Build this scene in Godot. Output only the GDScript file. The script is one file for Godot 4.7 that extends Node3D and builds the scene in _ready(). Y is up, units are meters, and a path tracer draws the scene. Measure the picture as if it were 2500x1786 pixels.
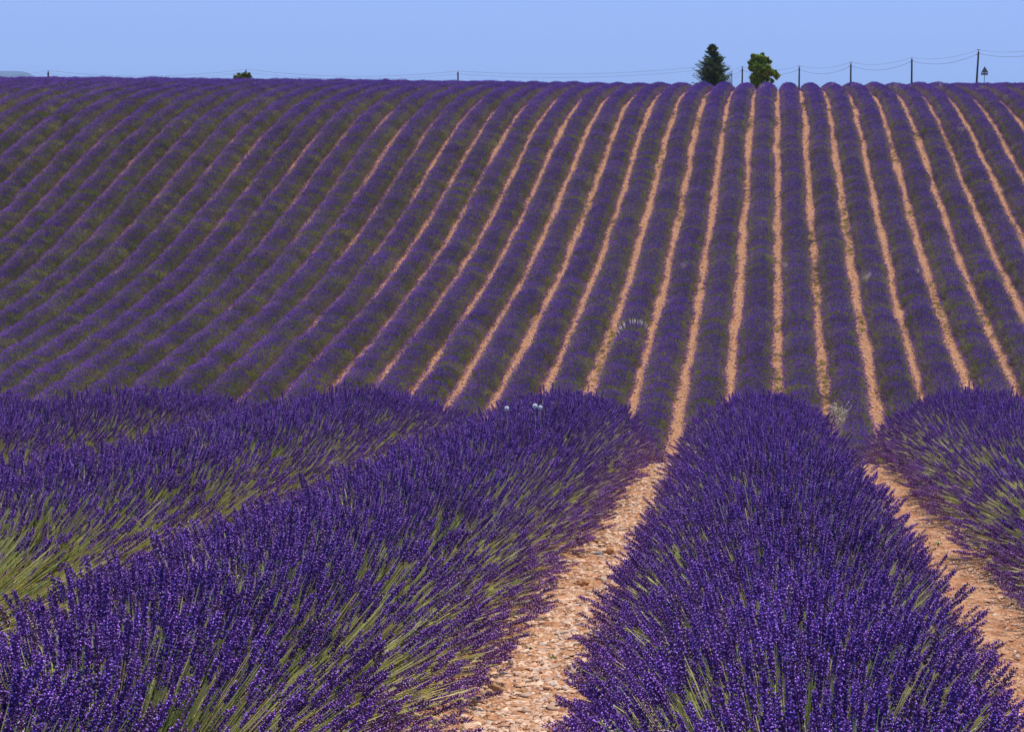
extends Node3D
# A lavender field seen over a near crest: the rows in front dip out of sight, the far hill climbs to a line of trees and poles.
# Units are metres; the camera is the origin and looks along -z; "d" is the depth -z.

const F := 3520.0 / 2500.0            # focal length in picture widths
const NEAR_SPACING := 1.955
const HILL_SPACING := 1.8

var rng := RandomNumberGenerator.new()
var lut := PackedFloat32Array()
var fine := FastNoiseLite.new()
var broad := FastNoiseLite.new()
var taken := {}

var m_soil: StandardMaterial3D
var m_head: StandardMaterial3D
var m_hill_head: StandardMaterial3D
var m_stem: StandardMaterial3D
var m_leaf: StandardMaterial3D
var m_stone: StandardMaterial3D
var m_bark: StandardMaterial3D
var m_crown: StandardMaterial3D
var m_dry: StandardMaterial3D
var m_white: StandardMaterial3D
var m_metal: StandardMaterial3D
var m_wire: StandardMaterial3D


class Shape:
	var v := PackedVector3Array()
	var c := PackedColorArray()
	var i := PackedInt32Array()

	func tri(a: Vector3, b: Vector3, e: Vector3, col: Color) -> void:
		var n := v.size()
		v.append(a); v.append(b); v.append(e)
		c.append(col); c.append(col); c.append(col)
		i.append(n); i.append(n + 1); i.append(n + 2)

	func quad(a: Vector3, b: Vector3, e: Vector3, f: Vector3, col: Color, col2: Color) -> void:
		var n := v.size()
		v.append(a); v.append(b); v.append(e); v.append(f)
		c.append(col); c.append(col); c.append(col2); c.append(col2)
		for k in [0, 1, 2, 0, 2, 3]:
			i.append(n + k)

	func octa(p: Vector3, x: Vector3, y: Vector3, z: Vector3, col: Color, tip: Color) -> void:
		var n := v.size()
		v.append(p - y); v.append(p + x); v.append(p + z); v.append(p - x); v.append(p - z); v.append(p + y)
		c.append(col); c.append(col); c.append(col); c.append(col); c.append(col); c.append(tip)
		for k in 4:
			var l := (k + 1) % 4
			i.append(n); i.append(n + 1 + k); i.append(n + 1 + l)
			i.append(n + 5); i.append(n + 1 + l); i.append(n + 1 + k)

	func tube(path: PackedVector3Array, r0: float, r1: float, sides: int, col: Color, col2: Color) -> void:
		var n := v.size()
		for k in path.size():
			var t := float(k) / (path.size() - 1)
			var along := (path[mini(k + 1, path.size() - 1)] - path[maxi(k - 1, 0)]).normalized()
			var side := along.cross(Vector3(0.31, 0.17, 0.93)).normalized()
			var up := side.cross(along)
			for s in sides:
				var a := TAU * s / sides
				v.append(path[k] + (side * cos(a) + up * sin(a)) * lerpf(r0, r1, t))
				c.append(col.lerp(col2, t))
		for k in path.size() - 1:
			for s in sides:
				var s2 := (s + 1) % sides
				var a := n + k * sides
				i.append(a + s); i.append(a + s2); i.append(a + sides + s)
				i.append(a + s2); i.append(a + sides + s2); i.append(a + sides + s)
		for s in sides - 2:
			var e := n + (path.size() - 1) * sides
			i.append(n); i.append(n + s + 1); i.append(n + s + 2)
			i.append(e); i.append(e + s + 2); i.append(e + s + 1)

	func ball(p: Vector3, r: Vector3, rings: int, sides: int, col: Color, noise: FastNoiseLite, rough: float) -> void:
		var n := v.size()
		for a in rings + 1:
			for b in sides:
				var th := PI * a / rings
				var ph := TAU * b / sides
				var dir := Vector3(sin(th) * cos(ph), cos(th), sin(th) * sin(ph))
				var k := 1.0 + rough * noise.get_noise_3dv(p * 7.3 + dir * 60.0)
				v.append(p + dir * r * k)
				c.append(col)
		for a in rings:
			for b in sides:
				var b2 := (b + 1) % sides
				var q := n + a * sides
				i.append(q + b); i.append(q + sides + b); i.append(q + b2)
				i.append(q + b2); i.append(q + sides + b); i.append(q + sides + b2)

	func done(smooth := false) -> ArrayMesh:
		var arrays := []
		arrays.resize(Mesh.ARRAY_MAX)
		arrays[Mesh.ARRAY_VERTEX] = v
		arrays[Mesh.ARRAY_COLOR] = c
		arrays[Mesh.ARRAY_INDEX] = i
		if smooth:
			var nn := PackedVector3Array()
			nn.resize(v.size())
			for k in range(0, i.size(), 3):
				var f := (v[i[k + 2]] - v[i[k]]).cross(v[i[k + 1]] - v[i[k]])
				for q in 3:
					nn[i[k + q]] += f
			for k in nn.size():
				nn[k] = nn[k].normalized() if nn[k].length_squared() > 0.0 else Vector3.UP
			arrays[Mesh.ARRAY_NORMAL] = nn
		var m := ArrayMesh.new()
		m.add_surface_from_arrays(Mesh.PRIMITIVE_TRIANGLES, arrays)
		return m


class Copies:                          # the places and tints of the copies of one mesh
	var buf := PackedFloat32Array()
	var n := 0

	func put(b: Basis, o: Vector3, c: Color) -> void:
		n += 1
		buf.append_array([b.x.x, b.y.x, b.z.x, o.x, b.x.y, b.y.y, b.z.y, o.y, b.x.z, b.y.z, b.z.z, o.z, c.r, c.g, c.b, 1.0])


# ---------------------------------------------------------------- small helpers
func rr(a: float, b: float) -> float:
	return rng.randf_range(a, b)


func lin(r: float, g: float, b: float) -> Color:      # an sRGB 0..255 colour as linear values
	return Color(r / 255.0, g / 255.0, b / 255.0).srgb_to_linear()


func srgb(r: float, g: float, b: float) -> Color:     # linear values as the sRGB colour that materials take
	return Color(r, g, b).linear_to_srgb()


func spot(px: float, py: float, d: float) -> Vector3:  # where a point seen at (px, py) of the 2500 px wide photo stands if it is d metres away
	return Vector3((px - 1900.0) / 3520.0 * d, (462.0 - py) / 3520.0 * d, -d)


func numbered(called: String) -> String:
	if not taken.has(called):
		taken[called] = 0
		return called
	taken[called] += 1
	return "%s_%03d" % [called, taken[called]]


func thing(called: String, label: String, category: String, at := Vector3.ZERO, group := "") -> Node3D:
	var o := Node3D.new()
	o.name = numbered(called)
	add_child(o, true)
	o.position = at
	tag(o, label, category, group)
	return o


func tag(o: Node, label: String, category: String, group := "", kind := "") -> void:
	o.set_meta("label", label)
	if category:
		o.set_meta("category", category)
	if group:
		o.set_meta("group", group)
	if kind:
		o.set_meta("kind", kind)


func part(called: String, mesh: Mesh, material: Material, parent: Node3D = self, at := Transform3D()) -> MeshInstance3D:
	var o := MeshInstance3D.new()
	o.name = numbered(called) if parent == self else called
	o.mesh = mesh
	o.material_override = material
	o.transform = at
	parent.add_child(o, true)
	return o


func mass(called: String, mesh: Mesh, material: Material, copies: Copies, parent: Node3D = self) -> MultiMeshInstance3D:
	var mm := MultiMesh.new()
	mm.transform_format = MultiMesh.TRANSFORM_3D
	mm.use_colors = true
	mm.mesh = mesh
	mm.instance_count = copies.n
	for k in copies.n:
		var q := k * 16
		var b := copies.buf
		mm.set_instance_transform(k, Transform3D(Basis(Vector3(b[q], b[q + 4], b[q + 8]), Vector3(b[q + 1], b[q + 5], b[q + 9]), Vector3(b[q + 2], b[q + 6], b[q + 10])), Vector3(b[q + 3], b[q + 7], b[q + 11])))
		mm.set_instance_color(k, Color(b[q + 12], b[q + 13], b[q + 14]))
	var o := MultiMeshInstance3D.new()
	o.name = numbered(called) if parent == self else called
	o.multimesh = mm
	o.material_override = material
	o.set_meta("kind", "stuff")
	parent.add_child(o, true)
	return o


func along(y: Vector3, roll: float) -> Basis:          # a basis whose y axis points that way
	var side := y.cross(Vector3(0.12, 0.31, 0.94)).normalized()
	var fwd := side.cross(y)
	return Basis(side * cos(roll) + fwd * sin(roll), y, -side * sin(roll) + fwd * cos(roll)).orthonormalized()


# ---------------------------------------------------------------- the lie of the land
const LAND := [
	Vector2(-14, -0.55), Vector2(0, -1.5), Vector2(5, -1.867), Vector2(9, -2.16), Vector2(11, -2.31), Vector2(12.5, -2.435), Vector2(13.5, -2.58), Vector2(15, -3.0), Vector2(18, -4.1),
	Vector2(24, -6.3), Vector2(30, -8.4), Vector2(35, -9.55), Vector2(40, -9.9), Vector2(45, -9.5), Vector2(52, -8.25), Vector2(57.6, -7.05), Vector2(62.7, -5.85),
	Vector2(67, -4.75), Vector2(71.1, -3.65), Vector2(75, -2.5), Vector2(80, -1.0), Vector2(87.3, 1.35), Vector2(97.5, 4.55), Vector2(108, 6.8), Vector2(120, 8.17),
	Vector2(128, 8.64), Vector2(140, 9.15), Vector2(170, 10.2), Vector2(220, 11.6), Vector2(300, 12.0), Vector2(500, 10), Vector2(2000, -20), Vector2(14000, -60)]


func profile(d: float) -> float:
	var k := 0
	while k < LAND.size() - 2 and LAND[k + 1].x < d:
		k += 1
	var a: Vector2 = LAND[k]
	var b: Vector2 = LAND[k + 1]
	var before: Vector2 = LAND[maxi(k - 1, 0)]
	var after: Vector2 = LAND[mini(k + 2, LAND.size() - 1)]
	var h := b.x - a.x
	var ma := (b.y - before.y) / maxf(b.x - before.x, 0.01)
	var mb := (after.y - a.y) / maxf(after.x - a.x, 0.01)
	var t := (d - a.x) / h
	var t2 := t * t
	var t3 := t2 * t
	return (2 * t3 - 3 * t2 + 1) * a.y + (t3 - 2 * t2 + t) * h * ma + (-2 * t3 + 3 * t2) * b.y + (t3 - t2) * h * mb


func ground_at(x: float, d: float) -> float:
	var y: float
	var q := (d + 14.0) * 4.0
	if q < lut.size() - 2 and q >= 0.0:
		var k := int(q)
		y = lerpf(lut[k], lut[k + 1], q - k)
	else:
		y = profile(d)
	if d > 25.0 and d < 112.0 and x < 0.0:            # the hillside falls away to the left
		var fall := 0.088 * smoothstep(25.0, 52.0, d) + 0.016 * smoothstep(58.0, 72.0, d) - 0.104 * smoothstep(74.0, 106.0, d)
		y -= fall * (sqrt(x * x + 16.0) - 4.0)
	return y + 0.38 * smoothstep(-12.0, -64.0, x) * smoothstep(85.0, 125.0, d)


func soil_at(x: float, d: float) -> float:             # the same with the low banks under the near rows and the clods of the paths
	var y := ground_at(x, d)
	var nearest := 9.0
	for k in range(-5, 4):
		nearest = minf(nearest, absf(x - near_x(k, d)))
	y += 0.05 * smoothstep(0.80, 0.32, nearest)
	return y + 0.018 * fine.get_noise_2d(x * 160.0, d * 160.0) + 0.03 * fine.get_noise_2d(x * 30.0, d * 30.0)


func near_x(k: int, d: float) -> float:                # the middle of near row k
	return 0.17 + NEAR_SPACING * k - 0.024 * d + (0.22 if k < -1 else 0.0) + (0.014 * d if k < 0 else (-0.008 * d if k > 0 else 0.0))


func hill_x(k: int) -> float:                          # the middle of far row k; the path left of row 0 climbs straight away from the camera
	return HILL_SPACING * (k + 0.5)


func in_frame(p: Vector3) -> bool:
	var px := 1900.0 + 3520.0 * p.x / -p.z
	return px > 0.0 and px < 2500.0 and 462.0 - 3520.0 * p.y / -p.z < 1800.0


func seen(x: float, d: float, margin: float) -> bool:  # could the camera, or one a step beside it, see this place?
	return x > -1900.0 / 3520.0 * d - margin and x < 600.0 / 3520.0 * d + margin


# ---------------------------------------------------------------- materials
func plain(called: String, rough: float, spec: float, back := 0.0) -> StandardMaterial3D:
	var m := StandardMaterial3D.new()
	m.resource_name = called
	m.vertex_color_use_as_albedo = true
	m.roughness = rough
	m.metallic_specular = spec
	if back > 0.0:
		m.backlight_enabled = true
		m.backlight = srgb(back, back, back)
	return m


func noise_map(seed_: int, freq: float, octaves: int, ramp: Gradient = null, kind := FastNoiseLite.TYPE_SIMPLEX_SMOOTH) -> NoiseTexture2D:
	var n := FastNoiseLite.new()
	n.seed = seed_
	n.noise_type = kind
	n.frequency = freq
	n.fractal_octaves = octaves
	var t := NoiseTexture2D.new()
	t.width = 1024
	t.height = 1024
	t.seamless = true
	t.noise = n
	t.color_ramp = ramp
	return t


func ramp(stops: Array) -> Gradient:
	var g := Gradient.new()
	var o := PackedFloat32Array()
	var c := PackedColorArray()
	for s in stops:
		o.append(s[0])
		c.append(s[1])
	g.offsets = o
	g.colors = c
	return g


func make_materials() -> void:
	m_soil = StandardMaterial3D.new()
	m_soil.resource_name = "soil"
	m_soil.albedo_texture = noise_map(5, 0.012, 6, ramp([[0.0, srgb(0.25, 0.10, 0.045)], [0.35, srgb(0.42, 0.19, 0.092)], [0.55, srgb(0.52, 0.26, 0.132)], [0.8, srgb(0.60, 0.34, 0.185)], [1.0, srgb(0.68, 0.45, 0.275)]]))
	m_soil.uv1_triplanar = true
	m_soil.uv1_world_triplanar = true
	m_soil.uv1_scale = Vector3(0.62, 0.62, 0.62)
	m_soil.roughness = 0.95
	m_soil.metallic_specular = 0.25
	m_soil.heightmap_enabled = true
	m_soil.heightmap_texture = noise_map(9, 0.03, 5)
	m_soil.heightmap_scale = 4.0
	m_head = plain("lavender_flower", 0.75, 0.3, 0.1)
	m_hill_head = m_head.duplicate()
	m_hill_head.albedo_color = srgb(1.0, 0.9, 0.93)
	m_stem = plain("lavender_stem", 0.55, 0.45, 0.45)
	m_leaf = plain("lavender_leaf", 0.8, 0.3, 0.2)
	m_stone = plain("limestone", 0.85, 0.35)
	m_bark = plain("bark", 0.9, 0.2)
	m_crown = plain("tree_leaf", 0.6, 0.35, 0.6)
	m_dry = plain("dry_stalk", 0.85, 0.3, 0.3)
	m_white = plain("seed_down", 0.9, 0.2, 0.5)
	m_metal = plain("galvanised_metal", 0.55, 0.4)
	m_wire = plain("wire", 0.6, 0.4)


# ---------------------------------------------------------------- lavender
const CALYX := Color(0.108, 0.035, 0.175)
const PETAL := Color(0.56, 0.27, 0.88)
const STEM := Color(0.66, 0.62, 0.22)
const LEAF := Color(0.095, 0.135, 0.04)


func flower_head(length: float, wide: float) -> ArrayMesh:   # whorls of dark calyces with a few open florets, the top one pointed
	var s := Shape.new()
	var whorls := int(length / 0.0085)
	for w in whorls:
		var t := (w + 0.5) / whorls
		var y := t * length
		var r := wide * (0.5 + 1.3 * t - 1.55 * t * t) * rr(0.85, 1.1)
		if w == 0:
			r *= 0.8
		var buds := 5 if w < whorls - 1 else 3
		var turn := rr(0, TAU)
		for b in buds:
			var a := turn + TAU * b / buds + rr(-0.25, 0.25)
			var out := Vector3(cos(a), 0, sin(a))
			var axis := (out * rr(0.7, 1.0) + Vector3.UP * rr(0.7, 1.1)).normalized()
			var side := axis.cross(Vector3.UP).normalized()
			var p := out * r * rr(0.35, 0.75) + Vector3(0, y + rr(-0.0045, 0.0045), 0)
			var dark := CALYX * rr(0.7, 1.25)
			var fat := rr(0.8, 1.25)
			s.octa(p + axis * 0.0035, side * 0.0024 * fat, axis * 0.0058 * fat, side.cross(axis) * 0.0024 * fat, dark, dark * 1.25)
			if rng.randf() < 0.56:
				var q := p + axis * 0.008
				var bright := PETAL * rr(0.65, 1.2)
				s.octa(q, side * rr(0.0017, 0.0028), axis * 0.0018, side.cross(axis) * rr(0.0017, 0.0028), bright, bright * 1.1)
	return s.done()


func stem_mesh() -> ArrayMesh:                          # one metre of stem along y with a slight bow
	var s := Shape.new()
	for k in 4:
		var t := k / 3.0
		for e in 3:
			var a := TAU * e / 3.0
			s.v.append(Vector3(cos(a) * lerpf(1.1, 0.75, t) + 7.0 * t * (1.0 - t), t, sin(a) * lerpf(1.1, 0.75, t)))
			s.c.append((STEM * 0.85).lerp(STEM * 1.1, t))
	for k in 3:
		for e in 3:
			var a := k * 3 + e
			var b := k * 3 + (e + 1) % 3
			s.i.append_array([a, b, a + 3, b, b + 3, a + 3])
	return s.done()


func leaf_tuft(n: int, l0: float, l1: float, w: float) -> ArrayMesh:
	var s := Shape.new()
	for k in n:
		var th := acos(rr(0.15, 1.0))
		var ph := rr(0, TAU)
		var dir := Vector3(sin(th) * cos(ph), cos(th), sin(th) * sin(ph))
		var side := dir.cross(Vector3(rr(-1, 1), rr(-1, 1), rr(-1, 1))).normalized() * w
		var l := rr(l0, l1)
		var p := Vector3(rr(-0.03, 0.03), 0, rr(-0.03, 0.03))
		var bend := Vector3(rr(-0.2, 0.2), 0.2, rr(-0.2, 0.2)) * l
		var col := LEAF * rr(0.7, 1.5)
		s.quad(p - side * 0.5, p + side * 0.5, p + dir * l * 0.6 + side, p + dir * l * 0.6 - side, col, col * 1.2)
		s.tri(p + dir * l * 0.6 - side, p + dir * l * 0.6 + side, p + dir * l + bend, col * 1.3)
	return s.done()


var head_meshes: Array[ArrayMesh] = []
var stem_one: ArrayMesh
var tuft_meshes: Array[ArrayMesh] = []
var head_tints: Array[StandardMaterial3D] = []


func near_row(k: int, d0: float, d1: float, label: String) -> void:
	var row := thing("lavender_row", label, "lavender", Vector3.ZERO, "lavender rows on the near crest")
	var heads: Array = []
	var stems := Copies.new()
	var tufts: Array[Copies] = [Copies.new(), Copies.new()]
	var core := Shape.new()
	var d := d0
	while d < d1:
		var x := near_x(k, d) + rr(-0.05, 0.05)
		var base := Vector3(x, ground_at(x, d) - 0.02, -d)
		if seen(x, d, 1.6):
			near_plant(k, base, d, heads, stems, tufts, core)
		d += rr(0.5, 0.66)
	heads.sort_custom(func(a, b): return a[0] < b[0])
	var rest: Array[Copies] = []
	for h in head_meshes:
		rest.append(Copies.new())
	for n in heads.size():
		var h: Array = heads[n]
		if n < 300:
			part("flower_head", head_meshes[h[1]], head_tints[h[5]], row, Transform3D(h[2], h[3]))
		else:
			rest[h[1]].put(h[2], h[3], h[4])
	for n in rest.size():
		if rest[n].n:
			mass("flower_heads", head_meshes[n], m_head, rest[n], row)
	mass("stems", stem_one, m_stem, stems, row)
	for n in 2:
		mass("foliage", tuft_meshes[n], m_leaf, tufts[n], row)
	part("leafy_core", core.done(true), m_leaf, row).set_meta("kind", "stuff")


func near_plant(k: int, base: Vector3, d: float, heads: Array, stems: Copies, tufts: Array[Copies], core: Shape) -> void:
	var size := rr(0.96, 1.04)
	var reach := Vector3(0.70 if k == 0 else 0.74, 0.595 + (0.025 if k < -1 else 0.0), 0.62) * size
	core.ball(base + Vector3(0, 0.02, 0), reach * Vector3(0.48, 0.46, 0.5), 8, 12, LEAF * rr(0.55, 0.8), fine, 0.3)
	var bare := 0.0
	if k == -2 and d > 4.4 and d < 6.1:
		bare = 0.6                                            # the green plant at the left edge has hardly any flowers on its side
	var tone := rr(0.88, 1.12)
	var n := 1100 if d > 15.0 else 1900
	for q in n:
		var cosv := rr(0.02, 1.0)
		var th := acos(cosv)
		var ph := rr(0, TAU)
		var dir := Vector3(sin(th) * cos(ph), cosv, sin(th) * sin(ph))
		var clump := 0.6 * fine.get_noise_3dv(base * 3.0 + dir * 55.0) + 0.9 * fine.get_noise_3dv(base * 7.0 + dir * 170.0)
		var r := rr(0.84, 1.04) + 0.10 * clump
		if rng.randf() < 0.04:
			r += rr(0.03, 0.10)
		var tip := base + dir * reach * r
		tip.y += 0.04
		var floor_y := ground_at(tip.x, -tip.z) + 0.035
		tip.y = maxf(tip.y, floor_y + rr(0.0, 0.05))
		var start := base + dir * reach * rr(0.18, 0.32) * Vector3(1, 0.8, 1)
		start.y = maxf(start.y, base.y + 0.05)
		var way := tip - start
		var len := way.length()
		var hd := (way.normalized() + Vector3(rr(-0.1, 0.1), 0.22 + rr(-0.1, 0.1), rr(-0.1, 0.1))).normalized()
		var fat := rr(0.8, 1.3) * 0.00125
		var st := along(way / len, rr(0, TAU))
		var yellow := rr(0.0, 1.0)
		var sc := Color(rr(0.75, 1.1), rr(0.85, 1.15), rr(0.6, 1.1)) * rr(0.6, 1.25)
		if yellow > 0.6:
			sc = Color(1.2, 1.16, 1.35) * rr(0.9, 1.2)
		stems.put(Basis(st.x * fat, st.y * len, st.z * fat), start, sc)
		var has := 1.0
		has = 0.97 - 0.49 * smoothstep(0.35, 0.8, th) + 0.20 * smoothstep(1.2, 1.45, th) + 0.42 * clump
		if dir.x > 0.1:
			has -= bare
		if rng.randf() < has:
			var hb := along(hd, rr(0, TAU))
			var g := rr(0.65, 1.15)
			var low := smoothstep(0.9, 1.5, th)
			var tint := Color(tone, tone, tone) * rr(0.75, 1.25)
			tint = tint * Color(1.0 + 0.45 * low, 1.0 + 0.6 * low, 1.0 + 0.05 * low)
			if rng.randf() < 0.07:
				tint = tint * Color(1.25, 1.7, 0.62)              # heads that have faded
			var kind := rng.randi() % head_meshes.size()
			heads.append([tip.length() + (0.0 if in_frame(tip) else 100.0), kind, Basis(hb.x * g * rr(0.9, 1.15), hb.y * g, hb.z * g * rr(0.9, 1.15)), tip - hd * 0.01, tint, clampi(int(low * 2.0) * 3 + rng.randi() % 3, 0, 5)])
	for q in 120:
		var th := acos(rr(0.0, 1.0))
		var ph := rr(0, TAU)
		var dir := Vector3(sin(th) * cos(ph), cos(th), sin(th) * sin(ph))
		var p := base + dir * reach * rr(0.25, 0.5)
		var b := along((dir + Vector3(0, 0.5, 0)).normalized(), rr(0, TAU))
		tufts[q % 2].put(b.scaled(Vector3.ONE * rr(0.8, 1.2)), p, Color(rr(0.8, 1.2), rr(0.85, 1.2), rr(0.7, 1.1)) * 0.65)


# a whole plant for the far hill, as three shapes that are set out together
func hill_plant(reach: Vector3, flowers: int, share: float) -> Array:
	var hs := Shape.new()
	var ss := Shape.new()
	var ls := Shape.new()
	ls.ball(Vector3(0, 0.03, 0), reach * Vector3(0.66, 0.66, 0.66), 7, 10, LEAF * 1.0, fine, 0.3)
	for q in flowers:
		var cosv := rr(0.02, 1.0)
		var th := acos(cosv)
		var ph := rr(0, TAU)
		var dir := Vector3(sin(th) * cos(ph), cosv, sin(th) * sin(ph))
		var clump := fine.get_noise_3dv(dir * 60.0 + reach * 97.0)
		var tip := dir * reach * (rr(0.82, 1.05) + 0.12 * clump) + Vector3(0, 0.05, 0)
		var start := dir * reach * 0.4
		var way := (tip - start).normalized()
		var hd := (way + Vector3(rr(-0.15, 0.15), 0.25, rr(-0.15, 0.15))).normalized()
		var side := way.cross(Vector3(0.3, 0.2, 0.9)).normalized()
		var other := side.cross(way)
		var col := STEM * Color(0.82, 0.80, 0.68) * rr(0.6, 1.05)
		var w := 0.0034
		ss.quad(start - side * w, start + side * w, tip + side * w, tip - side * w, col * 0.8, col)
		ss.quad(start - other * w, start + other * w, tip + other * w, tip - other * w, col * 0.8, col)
		var has := share
		has *= 1.08 - 0.80 * smoothstep(0.50, 0.80, th) + 0.42 * smoothstep(1.2, 1.45, th) + 0.45 * clump
		if rng.randf() < has:
			var l := rr(0.06, 0.10)
			var hx := hd.cross(Vector3(0.2, 0.3, 0.9)).normalized()
			var hc := CALYX.lerp(PETAL, rr(0.08, 0.55))
			hs.octa(tip + hd * l * 0.5, hx * 0.0125, hd * l * 0.5, hx.cross(hd) * 0.0125, hc * rr(0.8, 1.2), hc)
	for q in 150:
		var th := acos(rr(0.0, 1.0))
		var ph := rr(0, TAU)
		var dir := Vector3(sin(th) * cos(ph), cos(th), sin(th) * sin(ph))
		var p := dir * reach * rr(0.45, 0.62)
		var side := dir.cross(Vector3(rr(-1, 1), rr(-1, 1), rr(-1, 1))).normalized() * 0.012
		ls.tri(p - side, p + side, p + (dir + Vector3(0, 0.3, 0)) * rr(0.14, 0.26), LEAF * rr(0.9, 1.7))
	return [hs.done(), ss.done(), ls.done()]


func hill_row(k: int, plants: Array, label: String) -> void:
	var x0 := hill_x(k)
	var from := maxf(47.0, maxf((-x0 - 4.0) * 3520.0 / 1900.0, (x0 - 4.0) * 3520.0 / 600.0))
	if from > 137.0:
		return
	var row := thing("lavender_row", label, "lavender", Vector3.ZERO, "lavender rows on the far hill")
	var sets: Array = []
	for q in 3:
		sets.append(Copies.new())
	var kinds := [rng.randi() % plants.size(), 0, 0]
	kinds[1] = (kinds[0] + 1 + rng.randi() % 2) % plants.size()
	kinds[2] = (kinds[1] + 1 + rng.randi() % 2) % plants.size()
	var d := from
	var end := 134.0 + rr(-0.5, 0.5)
	while d < end:
		var x := x0 + rr(-0.06, 0.06) + 0.12 * broad.get_noise_2d(x0 * 9.0, d * 2.2)
		var here := broad.get_noise_2d(x * 6.0, d * 3.0)
		var size := (rr(0.95, 1.05) + 0.10 * here) * (1.0 + 0.14 * smoothstep(-9.0, -28.0, x))
		var b := Basis(Vector3.UP, rr(0, TAU))
		var slope := (ground_at(x, d + 0.5) - ground_at(x, d - 0.5))
		b = Basis(Vector3.RIGHT, atan(slope) * 0.6) * b
		b = b.scaled_local(Vector3(size, size * rr(0.92, 1.08), size))
		var tone := rr(0.85, 1.15)
		sets[rng.randi() % 3].put(b, Vector3(x, ground_at(x, d) - 0.02, -d), Color(tone, tone, tone))
		d += rr(0.48, 0.64)
	for q in 3:
		if sets[q].n:
			var p: Array = plants[kinds[q]]
			mass("flower_heads", p[0], m_hill_head, sets[q], row)
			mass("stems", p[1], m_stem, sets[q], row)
			mass("foliage", p[2], m_leaf, sets[q], row)


const ORDINAL := ["", "first", "second", "third", "fourth", "fifth", "sixth", "seventh", "eighth", "ninth", "tenth", "eleventh", "twelfth", "thirteenth", "fourteenth", "fifteenth", "sixteenth", "seventeenth", "eighteenth", "nineteenth"]
const TENS := ["", "", "twenty", "thirty", "forty", "fifty"]


func ordinal(n: int) -> String:
	if n < 20:
		return ORDINAL[n]
	if n % 10 == 0:
		return TENS[n / 10].trim_suffix("y") + "ieth"
	return TENS[n / 10] + "-" + ORDINAL[n % 10]


# ---------------------------------------------------------------- stones
func pebble(rings: int, sides: int, flat: float, col: Color) -> ArrayMesh:
	var s := Shape.new()
	var n := FastNoiseLite.new()
	n.seed = rng.randi() % 1000
	n.frequency = 0.02
	s.ball(Vector3.ZERO, Vector3(1.0, flat, rr(0.55, 0.9)), rings, sides, col, n, 0.9)
	return s.done(true)


func stone_tint() -> Color:
	var c := Color(0.56, 0.31, 0.175).lerp(Color(0.74, 0.53, 0.37), rng.randf())
	if rng.randf() < 0.25:
		c = Color(0.46, 0.22, 0.10)
	elif rng.randf() < 0.12:
		c = Color(0.56, 0.42, 0.32)
	return c * rr(0.8, 1.15)


# ---------------------------------------------------------------- plants of other kinds
func weed(called: String, label: String, category: String, at: Vector3, high: float, wide: float, stalks: int, col: Color, group := "") -> Node3D:
	var o := thing(called, label, category, at, group)
	var s := Shape.new()
	var h := Shape.new()
	for k in stalks:
		var lean := Vector3(rr(-1, 1), 0, rr(-1, 1)) * wide
		var top := Vector3(0, high * rr(0.6, 1.0), 0) + lean
		var path := PackedVector3Array([lean * 0.08, lean * 0.4 + Vector3(0, top.y * 0.55, 0), top])
		s.tube(path, 0.006 * high, 0.003 * high, 3, col * 0.8, col)
		for q in 7:
			var t := rr(0.45, 1.0)
			var p := path[1].lerp(path[2], (t - 0.45) / 0.55)
			var out := Vector3(rr(-1, 1), rr(0.2, 1.0), rr(-1, 1)).normalized()
			var e := p + out * rr(0.04, 0.13) * high * 1.4
			s.tube(PackedVector3Array([p, e]), 0.003 * high, 0.002 * high, 3, col, col)
			h.octa(e, Vector3(0.011, 0, 0) * high, out * 0.02 * high, Vector3(0, 0, 0.011) * high, col * rr(0.9, 1.2), col)
	part("stalks", s.done(true), m_dry, o)
	part("seed_heads", h.done(), m_dry, o)
	return o


func leaf_cloud(s: Shape, p: Vector3, r: float, n: int, size: float, col: Color) -> void:
	for k in n:
		var dir := Vector3(rng.randfn(), rng.randfn(), rng.randfn()).normalized()
		var bump := 0.75 + 0.5 * fine.get_noise_3dv(p * 40.0 + dir * 45.0)
		var q := p + dir * r * bump * pow(rng.randf(), 0.35) * (1.0 + 0.5 * pow(rng.randf(), 4.0))
		var a := Vector3(rr(-1, 1), rr(-1, 1), rr(-1, 1)).normalized()
		var b := a.cross(Vector3(rr(-1, 1), rr(-1, 1), rr(-1, 1))).normalized()
		var w := size * rr(0.6, 1.3)
		var c := col * rr(0.6, 1.5)
		c.r *= rr(0.8, 1.25)
		s.quad(q - a * w, q - b * w * 0.55, q + a * w, q + b * w * 0.55, c, c)


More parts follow.
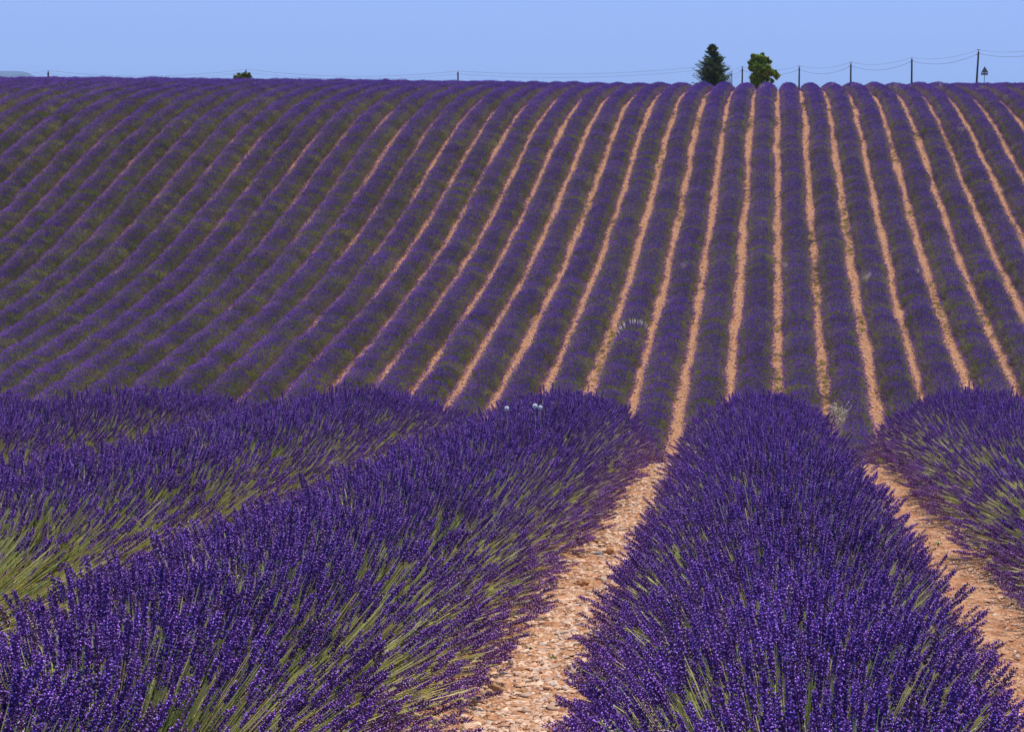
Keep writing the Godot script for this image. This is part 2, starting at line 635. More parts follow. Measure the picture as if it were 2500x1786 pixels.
func leafy_tree(called: String, label: String, category: String, foot: Vector3, blobs: Array, d: float, col: Color, leaves: float, size: float) -> void:
	var o := thing(called, label, category, foot)
	var crown := Shape.new()
	var wood := Shape.new()
	var mid := Vector3.ZERO
	for b in blobs:
		mid += spot(b[0], b[1], d) / blobs.size()
	var fork := Vector3(0, (mid.y - foot.y) * 0.3, 0)
	var trunk := Shape.new()
	trunk.tube(PackedVector3Array([Vector3(0, -0.1, 0), fork * 0.5 + Vector3(0.03, 0, 0.02), fork]), size * 1.3, size * 0.9, 9, Color(0.10, 0.075, 0.055), Color(0.10, 0.075, 0.055))
	part("trunk", trunk.done(true), m_bark, o)
	for b in blobs:
		var r: float = b[2] / 3520.0 * d
		var p := spot(b[0], b[1], d) - foot + Vector3(0, 0, rr(-0.75, 0.75) * r)
		for k in 9:
			var off := Vector3(rng.randfn(), rng.randfn(), rng.randfn()).normalized() * r * rr(0.35, 0.95)
			leaf_cloud(crown, p + off * 0.8, r * rr(0.4, 0.75), int(leaves * r * r / 4.0), size, col * rr(0.7, 1.3))
		wood = Shape.new()
		wood.tube(PackedVector3Array([fork, fork.lerp(p, 0.5) + Vector3(0, 0.1, 0), p]), size * 0.5, size * 0.12, 5, Color(0.10, 0.075, 0.055), Color(0.12, 0.09, 0.06))
		part("branch", wood.done(true), m_bark, o)
	part("crown", crown.done(), m_crown, o)


func conifer(foot: Vector3, high: float, wide: float) -> void:
	var o := thing("conifer_tree", "tall dark conifer with a pointed ragged top, taller of the two trees on the skyline", "tree", foot)
	var trunk := Shape.new()
	trunk.tube(PackedVector3Array([Vector3(0.1, -0.2, 0), Vector3(0.05, high * 0.5, 0), Vector3(-0.05, high * 0.97, 0)]), 0.12, 0.015, 8, Color(0.08, 0.06, 0.045), Color(0.08, 0.06, 0.045))
	part("trunk", trunk.done(true), m_bark, o)
	var crown := Shape.new()
	var wood := Shape.new()
	var tops := [[0.0, 0.0, 1.0, 1.0, 210], [0.42, 0.05, 0.86, 0.62, 70], [0.75, -0.1, 0.76, 0.5, 50], [-0.55, 0.1, 0.72, 0.5, 40]]
	for tp in tops:
		for k in tp[4]:
			var t := pow(rng.randf(), 1.25) * 0.97
			var y: float = high * tp[2] * (0.13 + 0.87 * t)
			var reach: float = wide * 1.12 * tp[3] * (0.05 + 0.92 * pow(1.0 - t, 0.95)) * (0.70 + 0.30 * smoothstep(0.0, 0.32, t)) * rr(0.55, 1.08)
			var a := rr(0, TAU)
			var out := Vector3(cos(a), 0, sin(a))
			var root := Vector3(tp[0] * (0.4 + 0.6 * t), y - reach * 0.25, tp[1])
			var end := root + out * reach + Vector3(0, reach * rr(0.2, 0.75), 0)
			wood.tube(PackedVector3Array([root, root.lerp(end, 0.5) - Vector3(0, reach * 0.06, 0), end]), 0.018, 0.006, 3, Color(0.08, 0.06, 0.045), Color(0.08, 0.06, 0.045))
			var col := Color(0.075, 0.115, 0.04) * rr(0.6, 1.4)
			if rng.randf() < 0.16:
				col = Color(0.18, 0.17, 0.06) * rr(0.8, 1.2)
			for q in 80:
				var u := pow(rng.randf(), 0.7)
				var p := root.lerp(end, u) + Vector3(rr(-1, 1), rr(-0.5, 0.5), rr(-1, 1)) * (0.10 + 0.22 * (1.0 - u))
				var dir := (end - root).normalized() + Vector3(rr(-0.7, 0.7), rr(-0.4, 0.6), rr(-0.7, 0.7))
				dir = dir.normalized() * rr(0.07, 0.15)
				var side := dir.cross(Vector3(rr(-1, 1), rr(-1, 1), rr(-1, 1))).normalized() * rr(0.018, 0.035)
				crown.quad(p - side, p + side, p + dir + side * 0.3, p + dir - side * 0.3, col * rr(0.7, 1.3), col * rr(0.8, 1.5))
	part("boughs", wood.done(true), m_bark, o).set_meta("kind", "stuff")
	part("crown", crown.done(), m_crown, o)


# ---------------------------------------------------------------- poles and wires
func pole(px: float, top: float, d: float, lean: float, arm: bool, label: String) -> Vector3:
	var t := spot(px, top, d)
	var y := ground_at(t.x, d)
	var foot := Vector3(t.x - lean, y, t.z)
	var o := thing("utility_pole", label, "utility pole", foot, "wooden poles along the skyline")
	var high := t.y - y
	var wood := Color(0.055, 0.043, 0.035)
	var s := Shape.new()
	s.tube(PackedVector3Array([Vector3(0, -0.3, 0), Vector3(lean, high, 0) * 0.5, Vector3(lean, high * 0.965, 0)]), 0.125, 0.095, 10, wood, wood * 1.2)
	part("post", s.done(true), m_bark, o)
	var pin := Shape.new()
	pin.tube(PackedVector3Array([Vector3(lean, high * 0.95, 0), Vector3(lean, high, 0)]), 0.03, 0.03, 6, Color(0.08, 0.08, 0.08), Color(0.08, 0.08, 0.08))
	part("top_pin", pin.done(true), m_metal, o)
	if arm:
		var bar := Shape.new()
		bar.tube(PackedVector3Array([Vector3(lean - 0.17, high + 0.005, 0), Vector3(lean + 0.17, high + 0.005, 0)]), 0.03, 0.03, 6, Color(0.07, 0.06, 0.05), Color(0.07, 0.06, 0.05))
		part("crossbar", bar.done(true), m_bark, o)
	var hook := Shape.new()
	hook.tube(PackedVector3Array([Vector3(lean * 0.9, high * 0.9, 0), Vector3(lean * 0.9 - 0.22, high * 0.9, 0), Vector3(lean * 0.9 - 0.26, high * 0.9 + 0.08, 0)]), 0.022, 0.022, 6, Color(0.07, 0.07, 0.07), Color(0.07, 0.07, 0.07))
	part("bracket", hook.done(true), m_metal, o)
	return t


func wire(a: Vector3, b: Vector3, sag: float, r: float, label: String) -> void:
	var path := PackedVector3Array()
	for k in 25:
		var t := k / 24.0
		path.append(a.lerp(b, t) - Vector3(0, 4.0 * sag * t * (1.0 - t), 0))
	var s := Shape.new()
	s.tube(path, r * 0.8, r * 0.8, 4, Color(0.06, 0.06, 0.065), Color(0.06, 0.06, 0.065))
	var o := part("overhead_wire", s.done(true), m_wire)
	tag(o, label, "wire", "wires along the pole line")


# ---------------------------------------------------------------- the scene
func _ready() -> void:
	rng.seed = 20
	fine.seed = 3
	fine.frequency = 0.03
	broad.seed = 8
	broad.frequency = 0.05

	# camera, sky, sun, exposure
	var cam := Camera3D.new()
	cam.name = "camera"
	cam.projection = Camera3D.PROJECTION_FRUSTUM
	cam.keep_aspect = Camera3D.KEEP_HEIGHT
	cam.near = 0.1
	cam.far = 20000.0
	cam.size = 1786.0 / 3520.0 * 0.1
	cam.frustum_offset = Vector2((1250.0 - 1900.0) / 3520.0 * 0.1, (462.0 - 893.0) / 3520.0 * 0.1)
	cam.current = true
	add_child(cam)

	var env := Environment.new()
	env.background_mode = Environment.BG_SKY
	var sky := ProceduralSkyMaterial.new()
	sky.sky_top_color = srgb(0.12, 0.36, 0.98)
	sky.sky_horizon_color = srgb(0.415, 0.59, 1.09)
	sky.sky_curve = 0.5
	sky.ground_bottom_color = srgb(0.22, 0.17, 0.16)
	sky.ground_horizon_color = srgb(0.30, 0.33, 0.42)
	sky.sun_angle_max = 1.0
	env.sky = Sky.new()
	env.sky.sky_material = sky
	env.tonemap_mode = Environment.TONE_MAPPER_LINEAR
	env.tonemap_exposure = 1.0
	env.fog_enabled = true
	env.fog_density = 0.00011
	env.fog_light_color = srgb(0.55, 0.74, 1.0)
	env.sdfgi_enabled = true
	env.ssao_enabled = true
	env.ssil_enabled = true
	var we := WorldEnvironment.new()
	we.name = "environment"
	we.environment = env
	add_child(we)

	var sun := DirectionalLight3D.new()
	sun.name = "sun"
	sun.light_energy = 1.6
	sun.light_color = Color(1.0, 0.965, 0.90)
	sun.light_angular_distance = 0.5
	sun.shadow_enabled = true
	add_child(sun)
	var el := deg_to_rad(67.0)
	var az := deg_to_rad(42.0)                               # in front of the camera, to the right
	sun.look_at_from_position(Vector3(sin(az) * cos(el), sin(el), -cos(az) * cos(el)) * 50.0, Vector3.ZERO, Vector3.UP)

	make_materials()
	var q := -14.0
	while q < 420.0:
		lut.append(profile(q))
		q += 0.25

	build_ground()
	build_mountains()
	build_near_rows()
	build_hill_rows()
	build_stones()
	build_skyline()
	build_weeds()


func build_ground() -> void:
	var depths := PackedFloat32Array()
	var d := -12.0
	while d < 12000.0:
		depths.append(d)
		d += 0.09 if d > 1.5 and d < 16.0 else (0.5 if d < 60.0 else (0.8 if d < 150.0 else (d - 145.0) * 0.12 + 1.0))
	var cols := 190
	var s := Shape.new()
	for k in depths.size():
		d = depths[k]
		var left := -9.0 - 0.75 * maxf(d, 0.0)
		var right := 6.0 + 0.42 * maxf(d, 0.0)
		for j in cols:
			var x := lerpf(left, right, j / float(cols - 1))
			var y := ground_at(x, d)
			if d > 1.0 and d < 17.0:
				y = soil_at(x, d)
			elif d > 46.0 and d < 136.0:
				y += 0.04 * fine.get_noise_2d(x * 30.0, d * 30.0)
			s.v.append(Vector3(x, y, -d))
			s.c.append(Color.WHITE)
	for k in depths.size() - 1:
		for j in cols - 1:
			var a := k * cols + j
			s.i.append_array([a, a + cols, a + 1, a + 1, a + cols, a + cols + 1])
	var o := part("ground", s.done(true), m_soil)
	o.set_meta("kind", "structure")
	o.set_meta("label", "bare orange soil of the field, stony between the lavender rows")


func build_mountains() -> void:
	var s := Shape.new()
	var n := FastNoiseLite.new()
	n.seed = 4
	n.frequency = 0.004
	n.fractal_octaves = 4
	var cols := 60
	var col := Color(0.06, 0.075, 0.09)
	for k in cols:
		var t := k / float(cols - 1)
		var px := lerpf(-420.0, 112.0, t)
		var peak := 194.0 - 20.5 * smoothstep(108.0, 50.0, px) * (1.0 + 0.10 * smoothstep(0.0, -300.0, px)) - n.get_noise_1d(px * 3.0) * 2.5 * smoothstep(112.0, 60.0, px)
		var d := 7000.0
		var base := spot(px, 230.0, d)
		var top := spot(px, minf(peak, 206.0), d + 700.0)
		s.v.append(base); s.v.append(base.lerp(top, 0.5) + Vector3(0, n.get_noise_1d(px * 9.0) * 12.0, 0)); s.v.append(top); s.v.append(spot(px, 230.0, d + 1600.0))
		for e in 4:
			s.c.append(col)
	for k in cols - 1:
		for e in 3:
			var a := k * 4 + e
			s.i.append_array([a, a + 1, a + 4, a + 4, a + 1, a + 5])
	var o := part("hills", s.done(true), plain("distant_hill", 0.95, 0.2))
	o.set_meta("kind", "structure")
	o.set_meta("label", "pale blue mountain ridge far behind the field at the left")


func build_near_rows() -> void:
	for k in 7:
		head_meshes.append(flower_head([0.062, 0.072, 0.08, 0.09, 0.098, 0.068, 0.084][k], [0.0056, 0.0053, 0.006, 0.0058, 0.0054, 0.0064, 0.005][k]))
	stem_one = stem_mesh()
	tuft_meshes.append(leaf_tuft(34, 0.10, 0.22, 0.0035))
	tuft_meshes.append(leaf_tuft(34, 0.12, 0.26, 0.003))
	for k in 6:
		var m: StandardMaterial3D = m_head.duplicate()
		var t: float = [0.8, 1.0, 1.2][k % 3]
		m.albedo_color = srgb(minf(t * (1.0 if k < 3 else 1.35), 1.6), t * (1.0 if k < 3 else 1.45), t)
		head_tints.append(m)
	near_row(0, 1.9, 20.0, "big lavender row in the middle foreground, between the two stony paths")
	near_row(-1, 1.9, 20.0, "lavender row left of the stony path, sweeping from the bottom left corner, green stems showing")
	near_row(1, 3.0, 20.0, "lavender row at the right edge of the foreground, right of the smooth orange path")
	near_row(-2, 3.0, 20.0, "lavender row at the left edge with a patch of green stems almost without flowers")
	near_row(-3, 5.0, 20.0, "near lavender row at far left whose dark spikes stand against the far hill")
	near_row(-4, 7.0, 19.0, "near lavender row behind the leftmost ones, only its top spikes showing at the left edge")
	near_row(2, 8.0, 20.0, "near lavender row beyond the right edge row, mostly hidden behind it")


func build_hill_rows() -> void:
	var plants := []
	for k in 6:
		plants.append(hill_plant(Vector3(0.715 + 0.015 * (k % 3), 0.60 + 0.015 * (k % 2), 0.70), 900, [1.0, 0.95, 0.72, 1.0, 0.95, 0.85][k]))
	for k in range(-46, 16):
		var label: String
		if k == -1:
			label = "purple lavender row climbing the far hill straight to the foot of the leafy tree"
		elif k == -4:
			label = "purple lavender row climbing the far hill to the foot of the conifer"
		elif k < -1:
			label = "purple lavender row on the far hill, %s to the left of the leafy tree's row" % ordinal(-1 - k)
		else:
			label = "purple lavender row on the far hill, %s to the right of the leafy tree's row" % ordinal(k + 1)
		hill_row(k, plants, label)


func build_stones() -> void:
	var kinds: Array[ArrayMesh] = []
	for k in 8:
		kinds.append(pebble(6, 9, [0.32, 0.42, 0.28, 0.45, 0.36, 0.5, 0.3, 0.38][k], Color.WHITE))
	var small: Array[ArrayMesh] = []
	for k in 4:
		small.append(pebble(4, 6, 0.42, Color.WHITE))
	var tints: Array[StandardMaterial3D] = []
	for k in 10:
		var m := StandardMaterial3D.new()
		m.resource_name = "limestone_tone"
		var c := stone_tint()
		m.albedo_color = srgb(c.r, c.g, c.b)
		m.albedo_texture = noise_map(40 + k, 0.02, 4, ramp([[0.0, Color(0.75, 0.72, 0.7)], [1.0, Color(1, 1, 1)]])) if k < 3 else tints[k % 3].albedo_texture
		m.uv1_triplanar = true
		m.uv1_scale = Vector3(0.4, 0.4, 0.4)
		m.roughness = 0.88
		tints.append(m)
	var ground: Node3D = get_node("ground")
	var loose: Array[Copies] = []
	for k in 12:
		loose.append(Copies.new())
	var big := []
	for n in 90000:
		var d := 4.3 + 10.4 * pow(rng.randf(), 1.7)
		var lane := -1 if rng.randf() < 0.5 else 0
		if rng.randf() < 0.1:
			lane = -2
		var u := rng.randfn() * 0.30 - (0.06 if lane == -1 else 0.0)
		if lane == 0 and rng.randf() < 0.7:
			u = absf(rng.randfn()) * -0.16 + 0.36               # the right path is smooth in the middle, its stones lie along the right edge
		if absf(u) > 0.62:
			continue
		var x := near_x(lane, d) + NEAR_SPACING * 0.5 + u
		var r := 0.0028 + 0.015 * pow(rng.randf(), 3.0) + (0.018 * rng.randf() if rng.randf() < 0.07 else 0.0)
		if lane == 0 and u < 0.2:
			r *= 0.55
		var y := soil_at(x, d)
		var b := (Basis(Vector3.UP, rr(0, TAU)) * Basis(Vector3.RIGHT, rr(-0.3, 0.3))).scaled_local(Vector3.ONE * r)
		if r > 0.0125 and lane > -2:
			big.append([r / d, b, Vector3(x, y - r * 0.02, -d)])
		else:
			loose[4 + rng.randi() % 8 if r > 0.008 else rng.randi() % 4].put(b, Vector3(x, y + r * 0.02, -d), stone_tint())
	big.sort_custom(func(a, b): return a[0] > b[0])
	for n in big.size():
		if n < 300:
			part("stone", kinds[rng.randi() % 8], tints[rng.randi() % 10], ground, Transform3D(big[n][1], big[n][2]))
		else:
			loose[4 + rng.randi() % 8].put(big[n][1], big[n][2], stone_tint())
	# the stony paths of the far hill
	for n in 60000:
		var d := rr(50.0, 122.0)
		var lane := rng.randi_range(-24, 14)
		var x := HILL_SPACING * lane + rng.randfn() * 0.17
		if not seen(x, d, 2.0):
			continue
		var r := rr(0.016, 0.05) * (1.6 if rng.randf() < 0.06 else 1.0)
		var b := Basis(Vector3.UP, rr(0, TAU)).scaled_local(Vector3.ONE * r)
		loose[rng.randi() % 4].put(b, Vector3(x, ground_at(x, d) + r * 0.15, -d), stone_tint() * Color(1.12, 1.08, 0.92))
	for k in 12:
		if loose[k].n:
			var o := mass("gravel", small[k] if k < 4 else kinds[k - 4], m_stone, loose[k])
			tag(o, "pale pebbles lying in the bare paths between the lavender rows", "", "", "stuff")
	# dry straw and fallen bits along the foot of the rows
	var straw := Shape.new()
	straw.tube(PackedVector3Array([Vector3(-0.5, 0, 0), Vector3(0.0, 0.03, 0.04), Vector3(0.5, 0, 0)]), 0.018, 0.014, 3, Color(0.52, 0.38, 0.22), Color(0.58, 0.45, 0.28))
	var litter := Copies.new()
	for n in 2600:
		var d := 4.2 + 10.0 * pow(rng.randf(), 1.5)
		var u := (0.30 + 0.16 * rng.randfn()) * (1.0 if rng.randf() < 0.5 else -1.0)
		var x := near_x(rng.randi_range(-1, 0), d) + NEAR_SPACING * 0.5 + u
		litter.put((Basis(Vector3.UP, rr(0, TAU)) * Basis(Vector3.BACK, rr(-0.25, 0.25))).scaled_local(Vector3.ONE * rr(0.02, 0.09)), Vector3(x, soil_at(x, d) + 0.006, -d), Color(1, 1, 1) * rr(0.5, 1.2))
	tag(mass("straw", straw.done(true), m_dry, litter), "bits of dry straw lying along the edges of the near paths", "", "", "stuff")
	# a few larger stones of their own look
	for e in [[1462.0, 1357.0, 0.028, Color(0.33, 0.31, 0.29), "rounded grey stone on the left path, beside a brown stone"], [1490.0, 1352.0, 0.036, Color(0.40, 0.17, 0.07), "brown stone just right of the rounded grey one on the left path"],
			[1424.0, 1428.0, 0.030, Color(0.42, 0.19, 0.075), "brown lumpy stone on the left path by the lavender fringe"], [1216.0, 1692.0, 0.040, Color(0.44, 0.24, 0.12), "biggest brown rock on the left path near the bottom edge"],
			[1352.0, 1680.0, 0.028, Color(0.62, 0.48, 0.36), "pale flat stone in the middle of the left path near the bottom edge"], [2415.0, 1310.0, 0.034, Color(0.36, 0.33, 0.28), "grey-green stone at the edge of the right path under the lavender"],
			[2428.0, 1348.0, 0.045, Color(0.60, 0.44, 0.31), "large pale stone at the outer edge of the right path"]]:
		var px: float = e[0]
		var py: float = e[1]
		var d := 3.0
		while 462.0 - ground_at((px - 1900.0) / 3520.0 * d, d) / d * 3520.0 < 0.0 or 462.0 - ground_at((px - 1900.0) / 3520.0 * d, d) / d * 3520.0 > py:
			d += 0.02
		var p := spot(px, py, d)
		var o := part("stone", pebble(10, 14, 0.65, e[3]), m_stone, self, Transform3D(Basis(Vector3.UP, rr(0, 3)).scaled(Vector3.ONE * float(e[2])), p + Vector3(0, e[2] * 0.3, 0)))
		tag(o, e[4], "stone")


func build_skyline() -> void:
	var d := 138.0
	var at := spot(1739, 205, d)
	at.y = ground_at(at.x, d)
	conifer(at, spot(1737, 107, d).y - at.y, 2.35)
	at = spot(1848, 205, d)
	at.y = ground_at(at.x, d)
	leafy_tree("leafy_tree", "rounded bright green leafy tree on the skyline, right of the conifer", "tree", at,
		[[1842, 139, 10], [1858, 139, 11], [1834, 151, 10], [1850, 153, 14], [1871, 147, 8], [1880, 150, 6], [1836, 166, 10], [1856, 170, 17], [1876, 170, 13], [1888, 178, 10], [1896, 186, 8], [1848, 187, 15], [1870, 188, 13], [1840, 196, 11], [1886, 196, 6], [1858, 200, 12], [1840, 206, 10], [1868, 206, 11], [1854, 210, 11], [1862, 150, 12], [1846, 162, 12], [1868, 180, 13]],
		d, Color(0.22, 0.29, 0.03), 5200.0, 0.085)
	at = spot(592, 196, d)
	at.y = ground_at(at.x, d)
	leafy_tree("shrub", "small green shrub poking over the skyline at the left, before a pole", "shrub", at,
		[[576, 190, 6.5], [583, 181, 5], [585, 190, 8], [593, 185, 7.5], [602, 188, 8], [609, 187, 5.5], [608, 179, 3.5], [597, 181, 5]], d, Color(0.15, 0.19, 0.03), 5000.0, 0.07)

	var a := pole(2390, 121, 160, 0.34, true, "rightmost and tallest wooden pole, leaning, beside the triangular sign")
	var b := pole(2227, 140, 167, 0.05, false, "second wooden pole from the right on the skyline")
	var c := pole(2078, 152, 174, 0.05, true, "third wooden pole from the right on the skyline")
	var e := pole(1952, 161, 181, 0.06, true, "wooden pole just right of the leafy tree")
	var g := pole(1813, 163, 188, 0.10, true, "wooden pole between the conifer and the leafy tree")
	var j := pole(1738, 160, 195, 0.0, true, "wooden pole hidden behind the conifer")
	var f := pole(1118, 173, 195, 0.0, false, "lone wooden pole left of the picture's middle, on the skyline")
	var h := pole(600, 169, 195, 0.0, false, "wooden pole rising behind the small shrub on the left skyline")
	var i := pole(117, 172, 195, 0.08, false, "leftmost wooden pole on the skyline, by the distant mountain")
	var right := spot(2585, 106, 153)
	var left := spot(-345, 172, 195)
	var low := Vector3(0, -0.42, 0)
	wire(a, right, 0.55, 0.014, "upper wire running off the right edge from the tallest pole")
	wire(a + low, right + low, 0.65, 0.02, "lower wire running off the right edge from the tallest pole")
	wire(b, a, 0.5, 0.014, "upper wire between the two rightmost poles")
	wire(b + low, a + low, 0.7, 0.02, "lower wire between the two rightmost poles")
	wire(c, b, 0.5, 0.014, "upper wire between the second and third poles from the right")
	wire(c + low, b + low, 0.75, 0.02, "lower wire between the second and third poles from the right")
	wire(e, c, 0.45, 0.014, "upper wire between the leafy tree's pole and the third pole from the right")
	wire(e + low, c + low, 0.75, 0.02, "lower wire between the leafy tree's pole and the third pole from the right")
	wire(g, e, 0.5, 0.014, "upper wire passing behind the leafy tree")
	wire(g + low, e + low, 0.75, 0.02, "lower wire passing behind the leafy tree")
	wire(j, g, 0.5, 0.014, "upper wire between the conifer and the pole right of it")
	wire(j + low, g + low, 0.7, 0.016, "lower wire between the conifer and the pole right of it")
	wire(f, j, 0.75, 0.016, "upper wire from the lone middle pole to the conifer")
	wire(f + low, j + low, 0.8, 0.014, "lower wire from the lone middle pole to the conifer")
	wire(h, f, 0.85, 0.016, "upper wire between the shrub's pole and the lone middle pole")
	wire(h + low, f + low, 0.8, 0.012, "lower wire between the shrub's pole and the lone middle pole")
	wire(i, h, 0.85, 0.016, "upper wire between the leftmost pole and the shrub's pole")
	wire(i + low, h + low, 0.8, 0.012, "lower wire between the leftmost pole and the shrub's pole")
	wire(left, i, 1.15, 0.014, "upper wire running off the left edge before the mountain")
	wire(left + low, i + low, 1.15, 0.012, "lower wire running off the left edge before the mountain")
	var stub := spot(1787, 183, 186)
	wire(stub, g + low * 0.4, 0.75, 0.012, "thin slack cable looping from the short post up to the pole")

	# road sign, seen from behind
	d = 146.0
	var foot := spot(2403, 205, d)
	foot.y = ground_at(foot.x, d)
	var sign := thing("road_sign", "triangular road sign with a small plate under it, seen from behind", "road sign", foot)
	var grey := Color(0.10, 0.105, 0.115)
	var tip := spot(2405, 161.5, d) - foot
	var low_y := spot(2405, 177.2, d).y - foot.y
	var half := 9.0 / 3520.0 * d
	var plate := Shape.new()
	var tri := [Vector3(tip.x, tip.y, 0), Vector3(tip.x + half, low_y, 0), Vector3(tip.x - half, low_y, 0)]
	var deep := Vector3(0, 0, -0.03)
	plate.tri(tri[0], tri[1], tri[2], grey)
	plate.tri(tri[0] + deep, tri[2] + deep, tri[1] + deep, grey)
	for k in 3:
		plate.quad(tri[k], tri[k] + deep, tri[(k + 1) % 3] + deep, tri[(k + 1) % 3], grey, grey)
	part("triangle_plate", plate.done(), m_metal, sign)
	var box := BoxMesh.new()
	box.size = Vector3(17.0 / 3520.0 * d, 5.0 / 3520.0 * d, 0.03)
	var m_sign := StandardMaterial3D.new()
	m_sign.albedo_color = srgb(0.10, 0.105, 0.115)
	m_sign.roughness = 0.55
	part("lower_plate", box, m_sign, sign, Transform3D(Basis(), Vector3(tip.x - 0.03, spot(0, 180.6, d).y - foot.y, -0.015)))
	var post := Shape.new()
	post.tube(PackedVector3Array([Vector3(-0.04, -0.3, 0.03), Vector3(tip.x, tip.y - 0.15, 0.03)]), 0.032, 0.032, 8, grey, grey)
	part("post", post.done(true), m_metal, sign)
	for k in 2:
		var rail := BoxMesh.new()
		rail.size = Vector3(0.3, 0.035, 0.02)
		part("bracket", rail, m_sign, sign, Transform3D(Basis(), Vector3(tip.x - 0.01, low_y + 0.08 - 0.2 * k, 0.008)))

	for w in [[1787.0, 183.0, 186.0, "taller of two short dark posts right of the conifer"], [1783.0, 191.0, 186.0, "shorter of two short dark posts right of the conifer"]]:
		var t := spot(w[0], w[1], w[2])
		var y := ground_at(t.x, w[2])
		var p := Shape.new()
		p.tube(PackedVector3Array([Vector3(0, -0.2, 0), Vector3(0.02, (t.y - y) * 0.6, 0), Vector3(-0.01, t.y - y, 0)]), 0.07, 0.05, 7, Color(0.05, 0.04, 0.035), Color(0.05, 0.04, 0.035))
		var o := part("short_post", p.done(true), m_bark, self, Transform3D(Basis(), Vector3(t.x, y, t.z)))
		tag(o, w[3], "post", "short posts on the skyline")


func on_hill(px: float, py: float) -> Vector3:            # the hill's ground seen at that place of the photo
	var d := 50.0
	while d < 128.0 and 462.0 - ground_at((px - 1900.0) / 3520.0 * d, d) / d * 3520.0 > py:
		d += 0.1
	var p := spot(px, py, d)
	p.y = ground_at(p.x, d)
	return p


func on_near(px: float, py: float) -> Vector3:
	var d := 2.5
	while d < 14.0 and 462.0 - ground_at((px - 1900.0) / 3520.0 * d, d) / d * 3520.0 > py:
		d += 0.02
	var p := spot(px, py, d)
	p.y = ground_at(p.x, d)
	return p


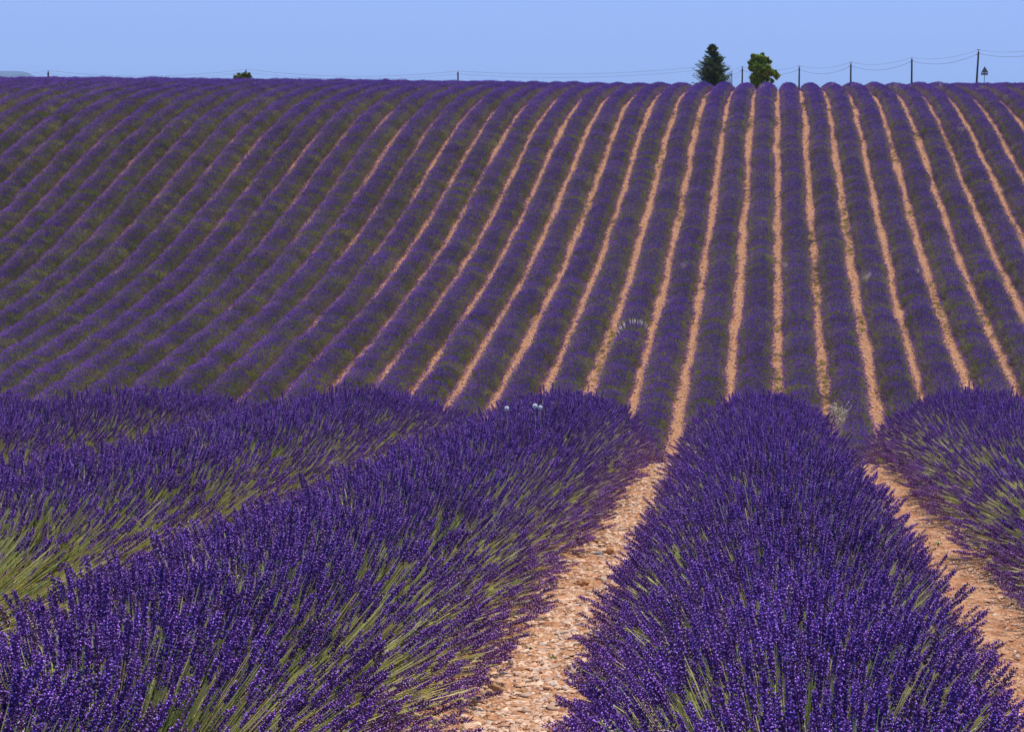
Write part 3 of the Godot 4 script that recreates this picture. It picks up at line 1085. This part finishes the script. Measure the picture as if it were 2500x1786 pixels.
func build_weeds() -> void:
	var pale := Color(0.72, 0.58, 0.44)
	for e in [[1862, 232, 0.95, "dry pale weed on the hilltop just below the leafy tree"], [1880, 240, 0.7, "thin dry weed right of the one below the leafy tree"], [2034, 226, 0.8, "dry pale weed on the hilltop between the third and fourth poles from the right"],
			[2085, 226, 0.8, "dry pale weed on the hilltop at the foot of the third pole from the right"], [2190, 228, 0.95, "broad dry weed on the hilltop left of the second pole from the right"], [2247, 220, 0.8, "dry weed on the hilltop right of the second pole from the right"],
			[2300, 226, 1.0, "largest dry weed on the hilltop, left of the tallest pole"], [2340, 240, 0.7, "dry weed below the hilltop under the tallest pole"], [2393, 238, 0.9, "dry weed below the triangular road sign"], [2172, 252, 0.8, "dry weed by a path below the second pole from the right"],
			[2446, 222, 0.6, "small dry weed on the hilltop at the right, right of the road sign"], [1976, 224, 0.45, "small dry weed on the hilltop below the pole right of the leafy tree"], [1650, 216, 0.4, "small dry weed on the hilltop left of the conifer"]]:
		weed("dry_weed", e[3], "dry weed", on_hill(e[0], e[1]), e[2], 0.34 * e[2], 13, pale * rr(0.85, 1.1), "dry weeds along the hilltop")
	for e in [[2347, 345, 0.75, "whitish dry weed in a hill row near the right edge, upper slope"], [1672, 680, 0.55, "whitish dry weed in mid-slope, on the third row left of the straight bare path"], [1918, 676, 0.55, "whitish dry weed beside the straight bare path in mid-slope"],
			[2116, 712, 0.7, "spreading whitish dry weed in mid-slope, right of the straight bare path"], [2240, 690, 0.45, "small whitish dry weed in mid-slope toward the right edge"]]:
		weed("dry_weed", e[3], "dry weed", on_hill(e[0], e[1]) + Vector3(0, 0.25, 0), e[2], 0.36 * e[2], 16, Color(0.88, 0.70, 0.48), "whitish weeds on the far hill")

	# pale plumes of grass standing in an arc out of one row of the hill
	var at := on_hill(1545, 838)
	var grass := thing("plume_grass", "clump of pale feathery grass plumes arching over a far hill row", "grass", at)
	var st := Shape.new()
	for k in 17:
		var t := (k - 8) / 8.0
		var tip := Vector3(t * 0.54 + rr(-0.03, 0.03), 0.80 - 0.30 * t * t * (1.5 if t < 0.0 else 0.7) + rr(-0.04, 0.03), rr(-0.12, 0.12))
		st.tube(PackedVector3Array([Vector3(t * 0.1, 0.0, 0), Vector3(t * 0.4, tip.y * 0.6, tip.z * 0.5), tip]), 0.005, 0.003, 3, Color(0.4, 0.38, 0.2), Color(0.55, 0.5, 0.35))
		if absf(t + 0.3) > 0.08:
			var pl := Shape.new()
			var dir := Vector3(t * 0.45 - 0.12, 1.0, 0).normalized()
			pl.octa(tip + dir * 0.13, dir.cross(Vector3.BACK) * 0.026, dir * rr(0.11, 0.16), Vector3(0, 0, 0.026), Color(0.90, 0.78, 0.56), Color(0.92, 0.83, 0.62))
			part("plume", pl.done(), m_white, grass)
	part("stalks", st.done(true), m_dry, grass)

	# green grass in some of the hill paths
	var blades := Shape.new()
	for k in 26:
		var dir := Vector3(rr(-0.6, 0.6), 1, rr(-0.6, 0.6)).normalized() * rr(0.05, 0.16)
		var p := Vector3(rr(-0.08, 0.08), 0, rr(-0.08, 0.08))
		var side := dir.cross(Vector3(rr(-1, 1), 0, rr(-1, 1))).normalized() * 0.006
		blades.tri(p - side, p + side, p + dir, Color(0.30, 0.31, 0.08) * rr(0.7, 1.3))
	var tufts := Copies.new()
	for n in 7000:
		var lane := rng.randi_range(-6, 6)
		var d := rr(50.0, 112.0)
		if broad.get_noise_2d(lane * 37.0, d * 1.6) + (0.25 if lane == 1 and d < 70.0 or lane == 4 and d < 76.0 else 0.0) < 0.27:
			continue
		var x := HILL_SPACING * lane + rng.randfn() * 0.12
		tufts.put(Basis(Vector3.UP, rr(0, TAU)).scaled_local(Vector3.ONE * rr(0.6, 1.3)), Vector3(x, ground_at(x, d), -d), Color(rr(0.8, 1.3), rr(0.8, 1.2), 1.0))
	tag(mass("grass", blades.done(), m_stem, tufts), "low green grass growing in some of the bare paths on the far hill", "", "", "stuff")

	# seed clocks standing over the near row
	for e in [[1237, 997, 0.016, "white seed clock on its own above the left lavender row's crest"], [1306, 991, 0.017, "larger and left one of the two white seed clocks side by side"], [1319, 994.5, 0.0145, "smaller and right one of the two white seed clocks side by side"]]:
		var d := 9.6
		var p := spot(e[0], e[1], d)
		var o := thing("seed_clock", e[3], "seed head", p, "white seed clocks in the left row")
		var ball := Shape.new()
		for k in 150:
			var u := 1.0 - 2.0 * (k + 0.5) / 150.0
			var ph := k * 2.39996
			var dir := Vector3(sqrt(1.0 - u * u) * cos(ph), u, sqrt(1.0 - u * u) * sin(ph))
			var side := dir.cross(Vector3(0.3, 0.8, 0.5)).normalized()
			var tip: Vector3 = dir * float(e[2])
			ball.tri(tip * 0.2, tip + side * 0.0035, tip - side * 0.0035, Color(0.78, 0.76, 0.74))
			ball.tri(tip * 0.95 + side.cross(dir) * 0.0035, tip + side * 0.003, tip - side * 0.003, Color(0.82, 0.8, 0.78))
		part("down", ball.done(), m_white, o)
		var core := SphereMesh.new()
		core.radius = e[2] * 0.3
		core.height = e[2] * 0.6
		core.radial_segments = 10
		core.rings = 6
		var m := StandardMaterial3D.new()
		m.albedo_color = srgb(0.3, 0.26, 0.17)
		part("seeds", core, m, o)
		var stalk := Shape.new()
		stalk.tube(PackedVector3Array([Vector3(0, -e[2] * 0.2, 0), Vector3(0.005, -0.1, 0), Vector3(0.0, -0.22, 0.01)]), 0.0012, 0.0014, 5, STEM, STEM)
		part("stalk", stalk.done(true), m_stem, o)

	# dry and green weeds among the near rows
	var rust := Color(0.42, 0.24, 0.12)
	weed("dry_weed", "rusty brown dried weed between the two left lavender rows", "dry weed", on_near(590, 1290) + Vector3(0, 0.1, 0), 0.42, 0.16, 9, rust)
	weed("dry_weed", "pale dead stalks bent over the lavender near the left edge", "dry weed", on_near(420, 1500) + Vector3(0, 0.2, 0), 0.3, 0.16, 5, Color(0.55, 0.40, 0.25))
	weed("dry_weed", "brown dead tuft under the lavender fringe beside the left path", "dry weed", on_near(1222, 1606), 0.10, 0.10, 16, Color(0.40, 0.25, 0.13))
	weed("dry_weed", "whitish dry weed leaning out of the middle row's right side by the crest", "dry weed", on_near(2050, 1120) + Vector3(0, 0.2, 0), 0.45, 0.10, 12, Color(0.86, 0.70, 0.50))
	for e in [[1297, 1586, 0.05, "small green seedling in the left path beside the dead tuft"], [1440, 1395, 0.045, "low green weed in the left path below the grey stone"], [1350, 1610, 0.035, "tiny green weed in the left path, right of the seedling"],
			[1375, 1290, 0.04, "green weed at the left path's edge above the grey stone"], [1270, 1700, 0.05, "green weed in the left path near the big brown rock"], [2290, 1330, 0.04, "lone small green weed on the smooth right path"]]:
		var o := thing("green_weed", e[3], "weed", on_near(e[0], e[1]), "green weeds in the near paths")
		var s := Shape.new()
		for k in 14:
			var a := rr(0, TAU)
			var dir := Vector3(cos(a), rr(0.2, 0.8), sin(a)) * float(e[2]) * rr(0.3, 0.8)
			var side: Vector3 = Vector3(-sin(a), 0, cos(a)) * float(e[2]) * 0.16
			s.quad(Vector3.ZERO, dir * 0.5 + side, dir, dir * 0.5 - side, Color(0.10, 0.15, 0.04) * rr(0.7, 1.4), Color(0.12, 0.17, 0.05))
		part("leaves", s.done(), m_leaf, o)
